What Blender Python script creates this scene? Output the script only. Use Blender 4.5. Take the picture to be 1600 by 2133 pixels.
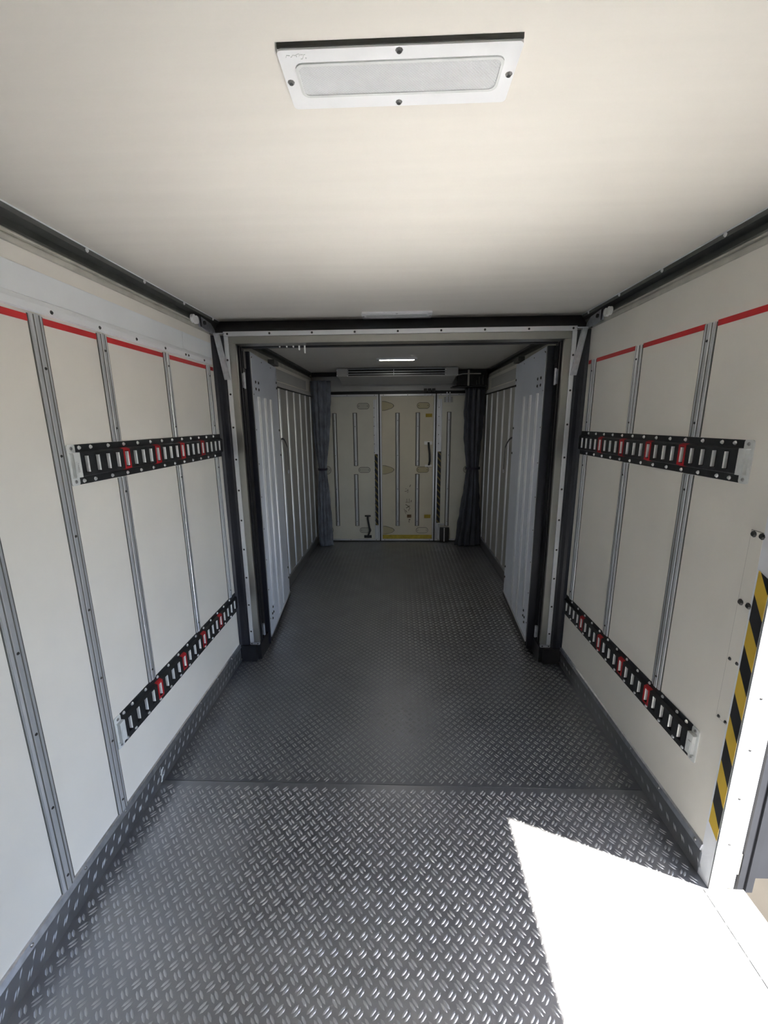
import bpy, bmesh, math, random
import numpy as np
from mathutils import Vector, Matrix

random.seed(7)
for o in list(bpy.data.objects):
    bpy.data.objects.remove(o, do_unlink=True)
S = bpy.context.scene
COL = S.collection

# ------------------------------------------------------------------ camera
F_PX = 853.614
PITCH, YAW, ROLL = 0.218561, 0.035280, 0.009438
def cam_axes(p, y, r):
    f = Vector((-math.sin(y)*math.cos(p), math.cos(y)*math.cos(p), -math.sin(p)))
    rt = Vector((math.cos(y), math.sin(y), 0)); dn = f.cross(rt)
    return math.cos(r)*rt + math.sin(r)*dn, -math.sin(r)*rt + math.cos(r)*dn, f
_r, _d, _f = cam_axes(PITCH, YAW, ROLL)
cam = bpy.data.cameras.new('camera'); camo = bpy.data.objects.new('camera', cam); COL.objects.link(camo)
m3 = Matrix((_r, -_d, -_f)).transposed()
camo.matrix_world = Matrix.Translation((0, 0, 1.63)) @ m3.to_4x4()
cam.sensor_fit = 'HORIZONTAL'; cam.sensor_width = 36.0; cam.lens = F_PX/1600*36.0
cam.clip_start = 0.02; cam.clip_end = 200
S.camera = camo

# ------------------------------------------------------------------ sky, sun, exposure
SUN = Vector((0.646, -0.254, 1.735)).normalized()
w = bpy.data.worlds.new('sky'); S.world = w; w.use_nodes = True
nt = w.node_tree; bg = nt.nodes['Background']
sky = nt.nodes.new('ShaderNodeTexSky'); sky.sky_type = 'NISHITA'; sky.sun_disc = False
sky.sun_elevation = math.asin(SUN.z); sky.sun_rotation = math.atan2(SUN.x, SUN.y)
sky.air_density = 1.0; sky.dust_density = 2.0
nt.links.new(sky.outputs[0], bg.inputs[0]); bg.inputs[1].default_value = 0.32
sl = bpy.data.lights.new('sun', 'SUN'); slo = bpy.data.objects.new('sun', sl); COL.objects.link(slo)
sl.energy = 16.0; sl.angle = math.radians(0.55); sl.color = (1.0, 0.94, 0.85)
slo.rotation_euler = SUN.to_track_quat('Z', 'Y').to_euler(); slo.location = (6, -2, 9)
S.view_settings.view_transform = 'Standard'; S.view_settings.look = 'None'
S.view_settings.gamma = 1.0; S.view_settings.use_curve_mapping = False
S.view_settings.exposure = 2.15
S.cycles.blur_glossy = 0.0; S.cycles.caustics_reflective = True; S.cycles.diffuse_bounces = 6

# ------------------------------------------------------------------ materials
MATS = {}
def mat(name, col, rough=0.5, metal=0.0, nscale=None, namt=0.06, bump=0.0, bscale=200, stretch=(1,1,1), rvar=0.0, spec=0.5):
    m = bpy.data.materials.new(name); m.use_nodes = True; t = m.node_tree; b = t.nodes['Principled BSDF']
    b.inputs['Base Color'].default_value = (*col, 1); b.inputs['Roughness'].default_value = rough
    b.inputs['Metallic'].default_value = metal; b.inputs['Specular IOR Level'].default_value = spec
    if nscale or bump:
        tc = t.nodes.new('ShaderNodeTexCoord'); mp = t.nodes.new('ShaderNodeMapping')
        mp.inputs['Scale'].default_value = stretch; t.links.new(tc.outputs['Object'], mp.inputs[0])
    if nscale:
        n = t.nodes.new('ShaderNodeTexNoise'); n.inputs['Scale'].default_value = nscale; n.inputs['Detail'].default_value = 6
        t.links.new(mp.outputs[0], n.inputs['Vector'])
        mx = t.nodes.new('ShaderNodeMix'); mx.data_type = 'RGBA'
        mx.inputs[6].default_value = (*[max(0, c*(1-namt)) for c in col], 1)
        mx.inputs[7].default_value = (*[min(1, c*(1+namt)) for c in col], 1)
        cr = t.nodes.new('ShaderNodeMapRange'); cr.inputs[1].default_value = 0.3; cr.inputs[2].default_value = 0.7
        t.links.new(n.outputs[0], cr.inputs[0]); t.links.new(cr.outputs[0], mx.inputs[0])
        t.links.new(mx.outputs[2], b.inputs['Base Color'])
        if rvar:
            rr_ = t.nodes.new('ShaderNodeMapRange'); rr_.inputs[1].default_value = 0.3; rr_.inputs[2].default_value = 0.7
            rr_.inputs[3].default_value = rough-rvar; rr_.inputs[4].default_value = rough+rvar
            t.links.new(n.outputs[0], rr_.inputs[0]); t.links.new(rr_.outputs[0], b.inputs['Roughness'])
    if bump:
        n2 = t.nodes.new('ShaderNodeTexNoise'); n2.inputs['Scale'].default_value = bscale; n2.inputs['Detail'].default_value = 3
        t.links.new(mp.outputs[0], n2.inputs['Vector'])
        bp = t.nodes.new('ShaderNodeBump'); bp.inputs['Strength'].default_value = bump; bp.inputs['Distance'].default_value = 0.002
        t.links.new(n2.outputs[0], bp.inputs['Height']); t.links.new(bp.outputs[0], b.inputs['Normal'])
    MATS[name] = m; return m

mat('wall_panel', (0.77, 0.745, 0.685), 0.38, 0, 3.0, 0.035, 0.05, 350)
mat('ceiling_panel', (0.695, 0.665, 0.61), 0.45, 0, 2.5, 0.03, 0.12, 14, (0.6, 6, 1))
mat('white_panel', (0.76, 0.79, 0.81), 0.35, 0, 4.0, 0.04, 0.03, 200)
mat('leaf_panel', (0.66, 0.70, 0.78), 0.35, 0, 3.0, 0.05, 0.03, 200)
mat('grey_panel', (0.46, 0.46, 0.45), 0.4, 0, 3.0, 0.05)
mat('door_panel', (0.68, 0.67, 0.60), 0.4, 0, 3.0, 0.06, 0.04, 200)
mat('door_panel_yellowed', (0.68, 0.635, 0.52), 0.4, 0, 3.0, 0.06, 0.04, 200)
mat('aluminium', (0.74, 0.76, 0.79), 0.30, 0.65, 5.0, 0.04)
mat('stainless', (0.40, 0.40, 0.375), 0.33, 1, 2.0, 0.10, rvar=0.06)
mat('galvanised', (0.60, 0.62, 0.66), 0.42, 1, 40.0, 0.15)
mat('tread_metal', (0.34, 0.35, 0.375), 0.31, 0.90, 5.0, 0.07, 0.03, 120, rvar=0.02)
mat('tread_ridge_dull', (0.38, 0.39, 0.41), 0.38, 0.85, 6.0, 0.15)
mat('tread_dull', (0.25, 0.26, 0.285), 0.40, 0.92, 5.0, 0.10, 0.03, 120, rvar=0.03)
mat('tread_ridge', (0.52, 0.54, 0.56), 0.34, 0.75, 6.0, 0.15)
mat('rail_steel', (0.11, 0.115, 0.108), 0.42, 0.3, 12.0, 0.2)
mat('rail_grey', (0.50, 0.49, 0.44), 0.45, 0.2, 12.0, 0.15)
mat('black_rubber', (0.012, 0.012, 0.015), 0.42, 0, 20.0, 0.3)
mat('black_plastic', (0.016, 0.017, 0.018), 0.35, 0, 20.0, 0.2)
mat('navy_rubber', (0.009, 0.010, 0.017), 0.40)
mat('track_black', (0.022, 0.024, 0.026), 0.38, 0.2, 30.0, 0.3)
mat('track_cavity', (0.006, 0.006, 0.006), 0.7)
mat('lip_steel', (0.90, 0.91, 0.90), 0.4, 0.0, 60, 0.05)
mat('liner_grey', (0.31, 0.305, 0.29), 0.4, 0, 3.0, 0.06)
mat('red_paint', (0.42, 0.012, 0.018), 0.45, 0, 30, 0.15)
mat('red_tape', (0.50, 0.022, 0.025), 0.45, 0, 10, 0.10)
mat('cap_grey', (0.62, 0.64, 0.63), 0.45, 0, 20, 0.08)
mat('screw_steel', (0.42, 0.42, 0.42), 0.35, 1)
mat('screw_dark', (0.05, 0.05, 0.05), 0.4, 0.5)
mat('rivet_bright', (0.85, 0.86, 0.86), 0.3, 0.6)
mat('curtain_cloth', (0.15, 0.17, 0.21), 0.27, 0, 14, 0.3, 0.9, 26, (1, 1, 0.6))
mat('curtain_dark', (0.035, 0.040, 0.055), 0.34, 0, 14, 0.3, 0.5, 30, (1, 1, 0.5))
mat('webbing', (0.012, 0.012, 0.03), 0.6)
mat('yellow_label', (0.42, 0.30, 0.03), 0.5, 0, 30, 0.2)
mat('brown_label', (0.16, 0.09, 0.04), 0.5)
mat('yellow_tape', (0.50, 0.38, 0.05), 0.5, 0, 20, 0.2)
mat('scuff_brown', (0.14, 0.11, 0.08), 0.7)
mat('hinge_plate', (0.50, 0.50, 0.44), 0.45)
mat('hinge_plate_yellow', (0.50, 0.45, 0.28), 0.45)
mat('shade_outline', (0.10, 0.10, 0.09), 0.6)
mat('lamp_white', (0.80, 0.81, 0.82), 0.35, 0, 10, 0.03)
mat('led_chip', (0.35, 0.36, 0.38), 0.3, 0.4)
mat('lamp_reflector', (0.70, 0.73, 0.75), 0.35)
mat('line_grey', (0.16, 0.155, 0.14), 0.6)
mat('sealant', (0.008, 0.008, 0.006), 0.7)
mat('jamb_white', (0.76, 0.78, 0.82), 0.3, 0, 6, 0.04)
mat('leaf_grey', (0.032, 0.034, 0.040), 0.4, 0, 6, 0.12)
mat('concrete', (0.022, 0.020, 0.017), 0.85, 0, 1.5, 0.25, 0.4, 8, spec=0.05)
mat('dust_tan', (0.33, 0.30, 0.24), 0.8)

def hazard_material(name, slope, period, thr, yel):
    m = bpy.data.materials.new(name); m.use_nodes = True; t = m.node_tree; b = t.nodes['Principled BSDF']
    tc = t.nodes.new('ShaderNodeTexCoord'); sp = t.nodes.new('ShaderNodeSeparateXYZ'); t.links.new(tc.outputs['Object'], sp.inputs[0])
    a = t.nodes.new('ShaderNodeMath'); a.operation = 'ADD'; t.links.new(sp.outputs[0], a.inputs[0]); t.links.new(sp.outputs[1], a.inputs[1])
    k = t.nodes.new('ShaderNodeMath'); k.operation = 'MULTIPLY'; k.inputs[1].default_value = slope; t.links.new(a.outputs[0], k.inputs[0])
    s = t.nodes.new('ShaderNodeMath'); s.operation = 'ADD'; t.links.new(sp.outputs[2], s.inputs[0]); t.links.new(k.outputs[0], s.inputs[1])
    d = t.nodes.new('ShaderNodeMath'); d.operation = 'DIVIDE'; d.inputs[1].default_value = period; t.links.new(s.outputs[0], d.inputs[0])
    f = t.nodes.new('ShaderNodeMath'); f.operation = 'FRACT'; t.links.new(d.outputs[0], f.inputs[0])
    g = t.nodes.new('ShaderNodeMath'); g.operation = 'LESS_THAN'; g.inputs[1].default_value = thr; t.links.new(f.outputs[0], g.inputs[0])
    mx = t.nodes.new('ShaderNodeMix'); mx.data_type = 'RGBA'; mx.inputs[6].default_value = (0.016, 0.017, 0.02, 1); mx.inputs[7].default_value = (*yel, 1)
    t.links.new(g.outputs[0], mx.inputs[0]); t.links.new(mx.outputs[2], b.inputs['Base Color'])
    b.inputs['Roughness'].default_value = 0.4; MATS[name] = m
hazard_material('hazard_tape', -1.7, 0.172, 0.5, (0.56, 0.38, 0.045))
hazard_material('worn_hazard_tape', 1.2, 0.085, 0.28, (0.20, 0.15, 0.04))

def lens_material():
    m = bpy.data.materials.new('prismatic_lens'); m.use_nodes = True; t = m.node_tree; b = t.nodes['Principled BSDF']
    b.inputs['Base Color'].default_value = (0.93, 0.95, 0.96, 1); b.inputs['Roughness'].default_value = 0.12
    b.inputs['Transmission Weight'].default_value = 0.3; b.inputs['IOR'].default_value = 1.3
    tc = t.nodes.new('ShaderNodeTexCoord'); mp = t.nodes.new('ShaderNodeMapping')
    mp.inputs['Rotation'].default_value = (0, 0, math.radians(45)); t.links.new(tc.outputs['Object'], mp.inputs[0])
    ck = t.nodes.new('ShaderNodeTexVoronoi'); ck.inputs['Scale'].default_value = 260; ck.inputs['Randomness'].default_value = 0.0
    t.links.new(mp.outputs[0], ck.inputs['Vector'])
    bp = t.nodes.new('ShaderNodeBump'); bp.inputs['Strength'].default_value = 0.8; bp.inputs['Distance'].default_value = 0.002
    t.links.new(ck.outputs['Distance'], bp.inputs['Height']); t.links.new(bp.outputs[0], b.inputs['Normal'])
    MATS['prismatic_lens'] = m
lens_material()
mat('added_glow_lens', (0.9, 0.9, 0.88), 0.3)
_e = MATS['added_glow_lens'].node_tree.nodes['Principled BSDF']
_e.inputs['Emission Color'].default_value = (1.0, 0.95, 0.84, 1); _e.inputs['Emission Strength'].default_value = 10.0  # glow added to this lamp lens to brighten the rear section

def floor_dust(matname):
    # brownish dirt collected in patches on the tread plate
    m = MATS[matname]; t = m.node_tree; b = t.nodes['Principled BSDF']
    src = b.inputs['Base Color'].links[0].from_socket
    tc = t.nodes.new('ShaderNodeTexCoord')
    n = t.nodes.new('ShaderNodeTexNoise'); n.inputs['Scale'].default_value = 2.3; n.inputs['Detail'].default_value = 8; n.inputs['Roughness'].default_value = 0.65
    t.links.new(tc.outputs['Object'], n.inputs['Vector'])
    mr = t.nodes.new('ShaderNodeMapRange'); mr.inputs[1].default_value = 0.56; mr.inputs[2].default_value = 0.75; mr.inputs[4].default_value = 0.40
    t.links.new(n.outputs[0], mr.inputs[0])
    mx = t.nodes.new('ShaderNodeMix'); mx.data_type = 'RGBA'; mx.inputs[7].default_value = (0.34, 0.32, 0.28, 1)
    t.links.new(mr.outputs[0], mx.inputs[0]); t.links.new(src, mx.inputs[6]); t.links.new(mx.outputs[2], b.inputs['Base Color'])
floor_dust('tread_metal')

# ------------------------------------------------------------------ helpers
ORG = {}
def tag(o, label=None, cat=None, group=None, kind=None):
    if label: o['label'] = label
    if cat: o['category'] = cat
    if group: o['group'] = group
    if kind: o['kind'] = kind
    return o
def link(o, parent, wpos):
    COL.objects.link(o); wpos = Vector(wpos)
    if parent is not None:
        o.parent = parent; o.location = wpos - ORG[parent.name]
    else:
        o.location = wpos
    ORG[o.name] = wpos; return o
def empty(name, loc, label, cat, group=None, kind=None):
    o = bpy.data.objects.new(name, None); o.empty_display_size = 0.1
    link(o, None, loc); return tag(o, label, cat, group, kind)

class B:
    def __init__(s): s.v = []; s.f = []
    def add(s, v, f):
        n = len(s.v); s.v += [tuple(p) for p in v]; s.f += [tuple(i+n for i in q) for q in f]; return s
    def box(s, x0, x1, y0, y1, z0, z1):
        x0, x1 = sorted((x0, x1)); y0, y1 = sorted((y0, y1)); z0, z1 = sorted((z0, z1))
        v = [(x, y, z) for x in (x0, x1) for y in (y0, y1) for z in (z0, z1)]
        return s.add(v, [(0,1,3,2),(4,6,7,5),(0,4,5,1),(2,3,7,6),(0,2,6,4),(1,5,7,3)])
    def prism(s, pts, plane, a, b):
        n = len(pts)
        def P(p, h):
            return {'xz': (p[0], h, p[1]), 'yz': (h, p[0], p[1]), 'xy': (p[0], p[1], h)}[plane]
        v = [P(p, a) for p in pts] + [P(p, b) for p in pts]
        f = [tuple(range(n)), tuple(range(2*n-1, n-1, -1))] + [(i, i+n, (i+1) % n+n, (i+1) % n) for i in range(n)]
        return s.add(v, f)
    def tube(s, pts, r, n=8, r1=None):
        pts = [Vector(p) for p in pts]; v = []; f = []
        for i, p in enumerate(pts):
            t = (pts[min(i+1, len(pts)-1)]-pts[max(i-1, 0)]).normalized()
            u = t.orthogonal().normalized() if i == 0 else (u - t*u.dot(t)).normalized()
            w_ = t.cross(u)
            rr = r if r1 is None else r+(r1-r)*i/(len(pts)-1)
            v += [tuple(p + rr*(math.cos(2*math.pi*k/n)*u + math.sin(2*math.pi*k/n)*w_)) for k in range(n)]
        for i in range(len(pts)-1):
            f += [(i*n+k, i*n+(k+1) % n, (i+1)*n+(k+1) % n, (i+1)*n+k) for k in range(n)]
        f += [tuple(range(n-1, -1, -1)), tuple((len(pts)-1)*n+k for k in range(n))]
        return s.add(v, f)
    def ribbon(s, pts, width_dir, wd, th):
        # a flat strap swept along pts, width along width_dir
        pts = [Vector(p) for p in pts]; W = Vector(width_dir).normalized()*wd/2; v = []; f = []
        for i, p in enumerate(pts):
            t = (pts[min(i+1, len(pts)-1)]-pts[max(i-1, 0)]).normalized(); N = t.cross(W.normalized()).normalized()*th/2
            v += [tuple(p-W-N), tuple(p+W-N), tuple(p+W+N), tuple(p-W+N)]
        for i in range(len(pts)-1):
            f += [(i*4+k, i*4+(k+1) % 4, i*4+4+(k+1) % 4, i*4+4+k) for k in range(4)]
        f += [(3, 2, 1, 0), tuple(len(pts)*4-4+k for k in range(4))]
        return s.add(v, f)
    def mesh(s, name, smooth=False, origin=None, bevel=0):
        xs = np.array(s.v)
        if origin is None:
            lo, hi = xs.min(0), xs.max(0); origin = Vector(((lo[0]+hi[0])/2, (lo[1]+hi[1])/2, lo[2]))
        me = bpy.data.meshes.new(name)
        me.from_pydata([tuple(Vector(p)-Vector(origin)) for p in s.v], [], s.f)
        bm = bmesh.new(); bm.from_mesh(me); bmesh.ops.recalc_face_normals(bm, faces=bm.faces)
        if bevel:
            bmesh.ops.bevel(bm, geom=[e for e in bm.edges if e.is_manifold and e.calc_face_angle(0) > 0.6], offset=bevel, segments=1, affect='EDGES', clamp_overlap=True)
        bm.to_mesh(me); bm.free()
        if smooth:
            for p in me.polygons: p.use_smooth = True
        return me, Vector(origin)
    def build(s, name, m, parent=None, smooth=False, bevel=0):
        me, og = s.mesh(name, smooth, None, bevel); me.materials.append(MATS[m])
        o = bpy.data.objects.new(name, me); return link(o, parent, og)
def inst(name, me, parent, wpos, rot=None):
    o = bpy.data.objects.new(name, me); link(o, parent, wpos)
    if rot: o.rotation_euler = rot
    return o
def box(name, m, parent, *a, bevel=0): return B().box(*a).build(name, m, parent, bevel=bevel)
def rrect(cx, cy, w_, h, r, n=4):
    p = []
    for sx, sy, a0 in ((1, 1, 0), (-1, 1, 90), (-1, -1, 180), (1, -1, 270)):
        for k in range(n+1):
            a = math.radians(a0+90*k/n); p.append((cx+sx*(w_/2-r)+r*math.cos(a), cy+sy*(h/2-r)+r*math.sin(a)))
    return p

# shared screw heads (axis along local +Z)
def head_mesh(name, r, h, m):
    b = B(); n = 8
    v = [(r*math.cos(2*math.pi*k/n), r*math.sin(2*math.pi*k/n), 0) for k in range(n)] + [(0.6*r*math.cos(2*math.pi*k/n), 0.6*r*math.sin(2*math.pi*k/n), h) for k in range(n)]
    f = [tuple(range(n-1, -1, -1)), tuple(range(n, 2*n))] + [(k, (k+1) % n, n+(k+1) % n, n+k) for k in range(n)]
    b.add(v, f); me, _ = b.mesh(name, False, Vector((0, 0, 0))); me.materials.append(MATS[m]); return me
SCREW = head_mesh('screw_head', 0.0065, 0.003, 'screw_steel')
SCREW_D = head_mesh('screw_head_dark', 0.0065, 0.003, 'screw_dark')
SCREW_S = head_mesh('screw_head_small', 0.005, 0.0025, 'screw_dark')
BOLT_D = head_mesh('bolt_head_dark', 0.011, 0.005, 'screw_dark')
RIVET = head_mesh('rivet_head', 0.0075, 0.0045, 'rivet_bright')
ROT = {'+x': (0, math.pi/2, 0), '-x': (0, -math.pi/2, 0), '-y': (math.pi/2, 0, 0), '-z': (math.pi, 0, 0)}

A, H = 1.10, 2.235
YB, YF = 5.50, -0.95          # far end with the doors, near end behind the camera
DY0, DY1, DH = 0.40, 1.17, 1.95   # side door opening

# ------------------------------------------------------------------ setting
ground = B().box(-30, 30, -30, 30, -1.15, -1.0).build('ground', 'concrete'); tag(ground, 'dusty pale concrete ground outside the open side door', 'ground', kind='structure')

floor = box('floor', 'rail_steel', None, -1.18, 1.18, YF, YB+0.08, -0.10, -0.004)
tag(floor, 'dark grey metal tread plate floor running the length of the box', 'floor', kind='structure')
SEAM = 1.564
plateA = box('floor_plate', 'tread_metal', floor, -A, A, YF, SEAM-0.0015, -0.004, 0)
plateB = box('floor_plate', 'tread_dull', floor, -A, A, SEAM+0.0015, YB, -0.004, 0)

def ridge_mesh(name, centres, angles, L, wd, h, frame):
    # lens shaped ridges; frame(c, u, v, hgt) -> xyz arrays
    base = np.array([(-.5, 0, 0), (-.22, -.5, 0), (.22, -.5, 0), (.5, 0, 0), (.22, .5, 0), (-.22, .5, 0), (-.26, 0, 1), (.26, 0, 1)])
    faces = [(0, 1, 6), (1, 2, 7, 6), (2, 3, 7), (3, 4, 7), (4, 5, 6, 7), (5, 0, 6)]
    u = base[:, 0]*L; v = base[:, 1]*wd; hh = base[:, 2]*h
    ca, sa = np.cos(angles)[:, None], np.sin(angles)[:, None]
    du = ca*u - sa*v; dv = sa*u + ca*v
    P = frame(centres[:, 0][:, None]+du, centres[:, 1][:, None]+dv, np.broadcast_to(hh, du.shape)).reshape(-1, 3)
    me = bpy.data.meshes.new(name); n = len(centres)
    lt = np.array([len(f) for f in faces]*n); ls = np.concatenate(([0], np.cumsum(lt)[:-1]))
    idx = np.concatenate([np.concatenate([np.array(f)+8*i for f in faces]) for i in range(1)])
    loops = (np.arange(n)[:, None]*8 + idx[None, :]).ravel()
    me.vertices.add(len(P)); me.vertices.foreach_set('co', P.astype('f').ravel())
    me.loops.add(len(loops)); me.loops.foreach_set('vertex_index', loops.astype('i'))
    me.polygons.add(len(lt)); me.polygons.foreach_set('loop_start', ls.astype('i'))
    me.update(calc_edges=True); me.validate()
    return me
PT = 0.0445
def floor_ridges(plate, y0, y1, m):
    cs, an = [], []
    rows = int((y1-y0)/(PT/2))
    for r in range(rows):
        y = y0 + (r+0.5)*PT/2; odd = int(round(y/(PT/2))) % 2
        th = math.radians(48) if odd else math.radians(-48)
        x = -A+0.03+(PT/2 if odd else 0)
        while x < A-0.02:
            for sgn in (-1, 1):
                off = sgn*0.0054
                cs.append((x - off*math.sin(th), y + off*math.cos(th))); an.append(th)
            x += PT
    cs = np.array(cs); an = np.array(an)
    og = np.array(ORG[plate.name])
    me = ridge_mesh('tread_ridges', cs, an, 0.028, 0.0072, 0.0021, lambda a, b, h: np.stack([a-og[0], b-og[1], h-og[2]], -1))
    me.materials.append(MATS[m])
    o = bpy.data.objects.new('tread_ridges', me); link(o, plate, og); tag(o, kind='stuff')
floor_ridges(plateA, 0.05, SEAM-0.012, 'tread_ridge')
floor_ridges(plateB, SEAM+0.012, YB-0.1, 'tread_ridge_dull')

ceiling = box('ceiling', 'ceiling_panel', None, -1.18, 1.18, YF, YB+0.08, H, H+0.08)
tag(ceiling, 'cream white smooth panel ceiling', 'ceiling', kind='structure')
ZR = 2.133                    # underside of the corner rails
wl = B().box(-1.18, -A, YF, YB+0.08, 0, ZR).box(-1.21, -1.18, YF-0.08, YB+0.08, -0.10, H+0.08).build('wall_left', 'wall_panel')
tag(wl, 'cream side wall with aluminium uprights, left of the camera', 'wall', kind='structure')
wr = B().box(1.18, 1.186, DY1, YB+0.08, -0.10, H+0.08).box(1.18, 1.186, YF-0.08, DY0, -0.10, H+0.08).box(1.18, 1.186, DY0, DY1, DH, H+0.08).box(A, 1.18, DY1, YB+0.08, 0, ZR).box(A, 1.18, YF, DY0, 0, ZR).box(A, 1.18, DY0, DY1, DH, ZR).build('wall_right', 'wall_panel')
tag(wr, 'cream side wall with an open doorway, right of the camera', 'wall', kind='structure')
wb = box('wall_rear', 'wall_panel', None, -1.18, 1.18, YB, YB+0.08, 0, H)
tag(wb, 'far end wall behind the row of narrow doors', 'wall', kind='structure')
box('door_gasket', 'black_rubber', wb, -1.09, 1.09, YB-0.012, YB, 0.0, 2.003)
box('header_panel', 'grey_panel', wb, -1.09, 1.09, YB-0.045, YB, 2.005, 2.19)
box('top_seal', 'black_rubber', wb, -1.095, 1.095, YB-0.10, YB, 2.185, H-0.001)
wf = box('wall_front', 'wall_panel', None, -1.18, 1.18, YF-0.08, YF, 0, H)
tag(wf, 'plain cream end wall behind the camera', 'wall', kind='structure')

# kick plates
for side, sx in (('left', -1), ('right', 1)):
    y0 = YF if sx < 0 else DY1+0.05
    bb = B().box(sx*A, sx*(A-0.005), y0, 2.54, 0.0, 0.106).box(sx*A, sx*(A-0.005), 2.62, YB, 0.0, 0.106).build('baseboard_'+side, 'tread_metal')
    tag(bb, 'tread plate kick strip along the foot of the %s wall' % side, 'baseboard', kind='structure')
    for (a, b) in ((y0, 2.54), (2.62, YB-0.1)):
        B().prism([(sx*A, 0.131), (sx*(A-0.007), 0.127), (sx*(A-0.012), 0.106), (sx*(A-0.004), 0.100), (sx*A, 0.100)], 'xz', a, b).build('top_lip', 'galvanised', bb)
    ys = np.arange(0.5 if sx < 0 else 1.22, 2.52, PT); zc = 0.036 if sx < 0 else 0.046
    cs, an = [], []
    for y in ys:
        for off in (-0.0045, 0.0045):
            cs.append((y+off, zc)); an.append(math.radians(62))
        if sx < 0:
            cs.append((y+PT/2, zc+0.040)); an.append(math.radians(62))
    og = np.array(ORG[bb.name])
    me = ridge_mesh('tread_ridges', np.array(cs), np.array(an), 0.030, 0.0055, 0.0018, lambda a, b, h: np.stack([sx*(A-0.005-h)-og[0], a-og[1], b-og[2]], -1))
    me.materials.append(MATS['tread_ridge'])
    o = bpy.data.objects.new('tread_ridges', me); link(o, bb, og); tag(o, kind='stuff')
    for y in np.arange(0.66 if sx < 0 else 1.25, 2.5, 0.215):
        inst('screw', SCREW, bb, (sx*(A-0.009), y, 0.117), ROT['+x' if sx < 0 else '-x'])
    if sx > 0:
        box('foil_patch', 'galvanised', bb, A-0.0056, A-0.005, 1.222, 1.236, 0.10, 0.12)
        box('foil_patch', 'galvanised', bb, A-0.0056, A-0.005, 1.215, 1.222, 0.03, 0.095)
    else:
        # old scraped sealant beside the floor seam
        b = B(); zz = [(1.545, 0.012), (1.552, 0.034), (1.548, 0.048), (1.556, 0.068)]
        b.tube([(-(A-0.0058), y, z) for y, z in zz], 0.0028, 5); b.tube([(-(A-0.0058), y+0.012*(1 if i % 2 else -0.4), z) for i, (y, z) in enumerate(zz)], 0.0022, 5)
        b.build('sealant_smear', 'cap_grey', bb)

# left wall upper strips
UP = 2.525
for (a, b) in ((YF, 2.195), (2.199, UP)):
    box('upper_panel', 'white_panel', wl, -A, -A+0.004, a, b, 2.000, 2.084, bevel=0.001)
hs = B().prism([(-A, 1.999), (-A+0.006, 1.999), (-A+0.013, 1.983), (-A+0.013, 1.962), (-A, 1.960)], 'xz', YF, 2.21).build('header_strip', 'white_panel', wl)
hs2 = B().prism([(-A, 1.999), (-A+0.006, 1.999), (-A+0.013, 1.983), (-A+0.013, 1.962), (-A, 1.960)], 'xz', 2.213, 2.49).build('header_strip', 'white_panel', wl)
for y in (0.71, 0.925, 1.142, 1.357, 1.571, 1.787, 2.003, 2.192):
    inst('screw', SCREW_D, hs, (-A+0.013, y, 1.972), ROT['+x'])
for y in (2.222, 2.398):
    inst('screw', SCREW_D, hs2, (-A+0.013, y, 1.972), ROT['+x'])

# uprights: multi-ridge aluminium extrusions
def upright(parent, sx, y0, z0, z1, wd=0.050, name='upright', m='aluminium'):
    pr = [(0, 0), (0, .002), (.06, .002), (.075, .006), (.25, .007), (.26, .001), (.31, .001), (.32, .007), (.36, .009), (.62, .009), (.66, .007), (.67, .001), (.72, .001), (.73, .007), (.915, .006), (.93, .002), (1.0, .002), (1.0, 0)]
    o = B().prism([(sx*(A-d), y0+u*wd) for u, d in pr], 'xy', z0, z1).build(name, m, parent)
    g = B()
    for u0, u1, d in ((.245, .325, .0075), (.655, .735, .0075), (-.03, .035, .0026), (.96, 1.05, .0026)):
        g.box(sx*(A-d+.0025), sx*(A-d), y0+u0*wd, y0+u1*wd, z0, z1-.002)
    g.build('groove_shade', 'shade_outline', o)  # dark strips put in for shade and dirt in the grooves and along edges
    return o
ET_U, ET_L = (1.425, 1.561), (0.377, 0.513)      # cargo track heights
ZT, ZB = 1.955, 0.128
POSTS_L = [0.165, 0.445, 0.722, 1.000, 1.277, 1.563, 1.996, 2.434]
for y in POSTS_L:
    if y < 1.33: segs = [(ZB, ZT)]
    else: segs = [(ET_U[1]+.001, ZT), (ET_L[1]+.001, ET_U[0]-.001)]
    for (a, b) in segs:
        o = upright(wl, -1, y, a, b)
        for z in ([a+0.05, b-0.06] if b-a < 1 else np.arange(a+0.05, b, 0.27)):
            inst('screw', SCREW_S, o, (-A+0.009, y+0.0245, z), ROT['+x'])
POSTS_R = [1.553, 1.992, 2.434]
for y in POSTS_R:
    for (a, b) in [(ET_U[1]+.001, ZT), (ET_L[1]+.001, ET_U[0]-.001)]:
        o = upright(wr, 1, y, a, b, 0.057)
        for z in (a+0.05, b-0.06):
            inst('screw', SCREW_S, o, (A-0.009, y+0.028, z), ROT['-x'])
def stripes(parent, sx, posts, wd, ya, yb, zc):
    ys = sorted(posts); edges = [ya] + [v for y in ys for v in (y-0.001, y+wd+0.001) if ya < v < yb] + [yb]
    for i in range(0, len(edges)-1, 2):
        if edges[i+1]-edges[i] > 0.02:
            box('red_stripe', 'red_tape', parent, sx*A, sx*(A-0.0012), edges[i], edges[i+1], zc-0.010, zc+0.010)
stripes(wl, -1, POSTS_L, 0.050, 0.22, 2.53, 1.940)
stripes(wr, 1, POSTS_R, 0.057, 1.20, 2.53, 1.948)

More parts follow.
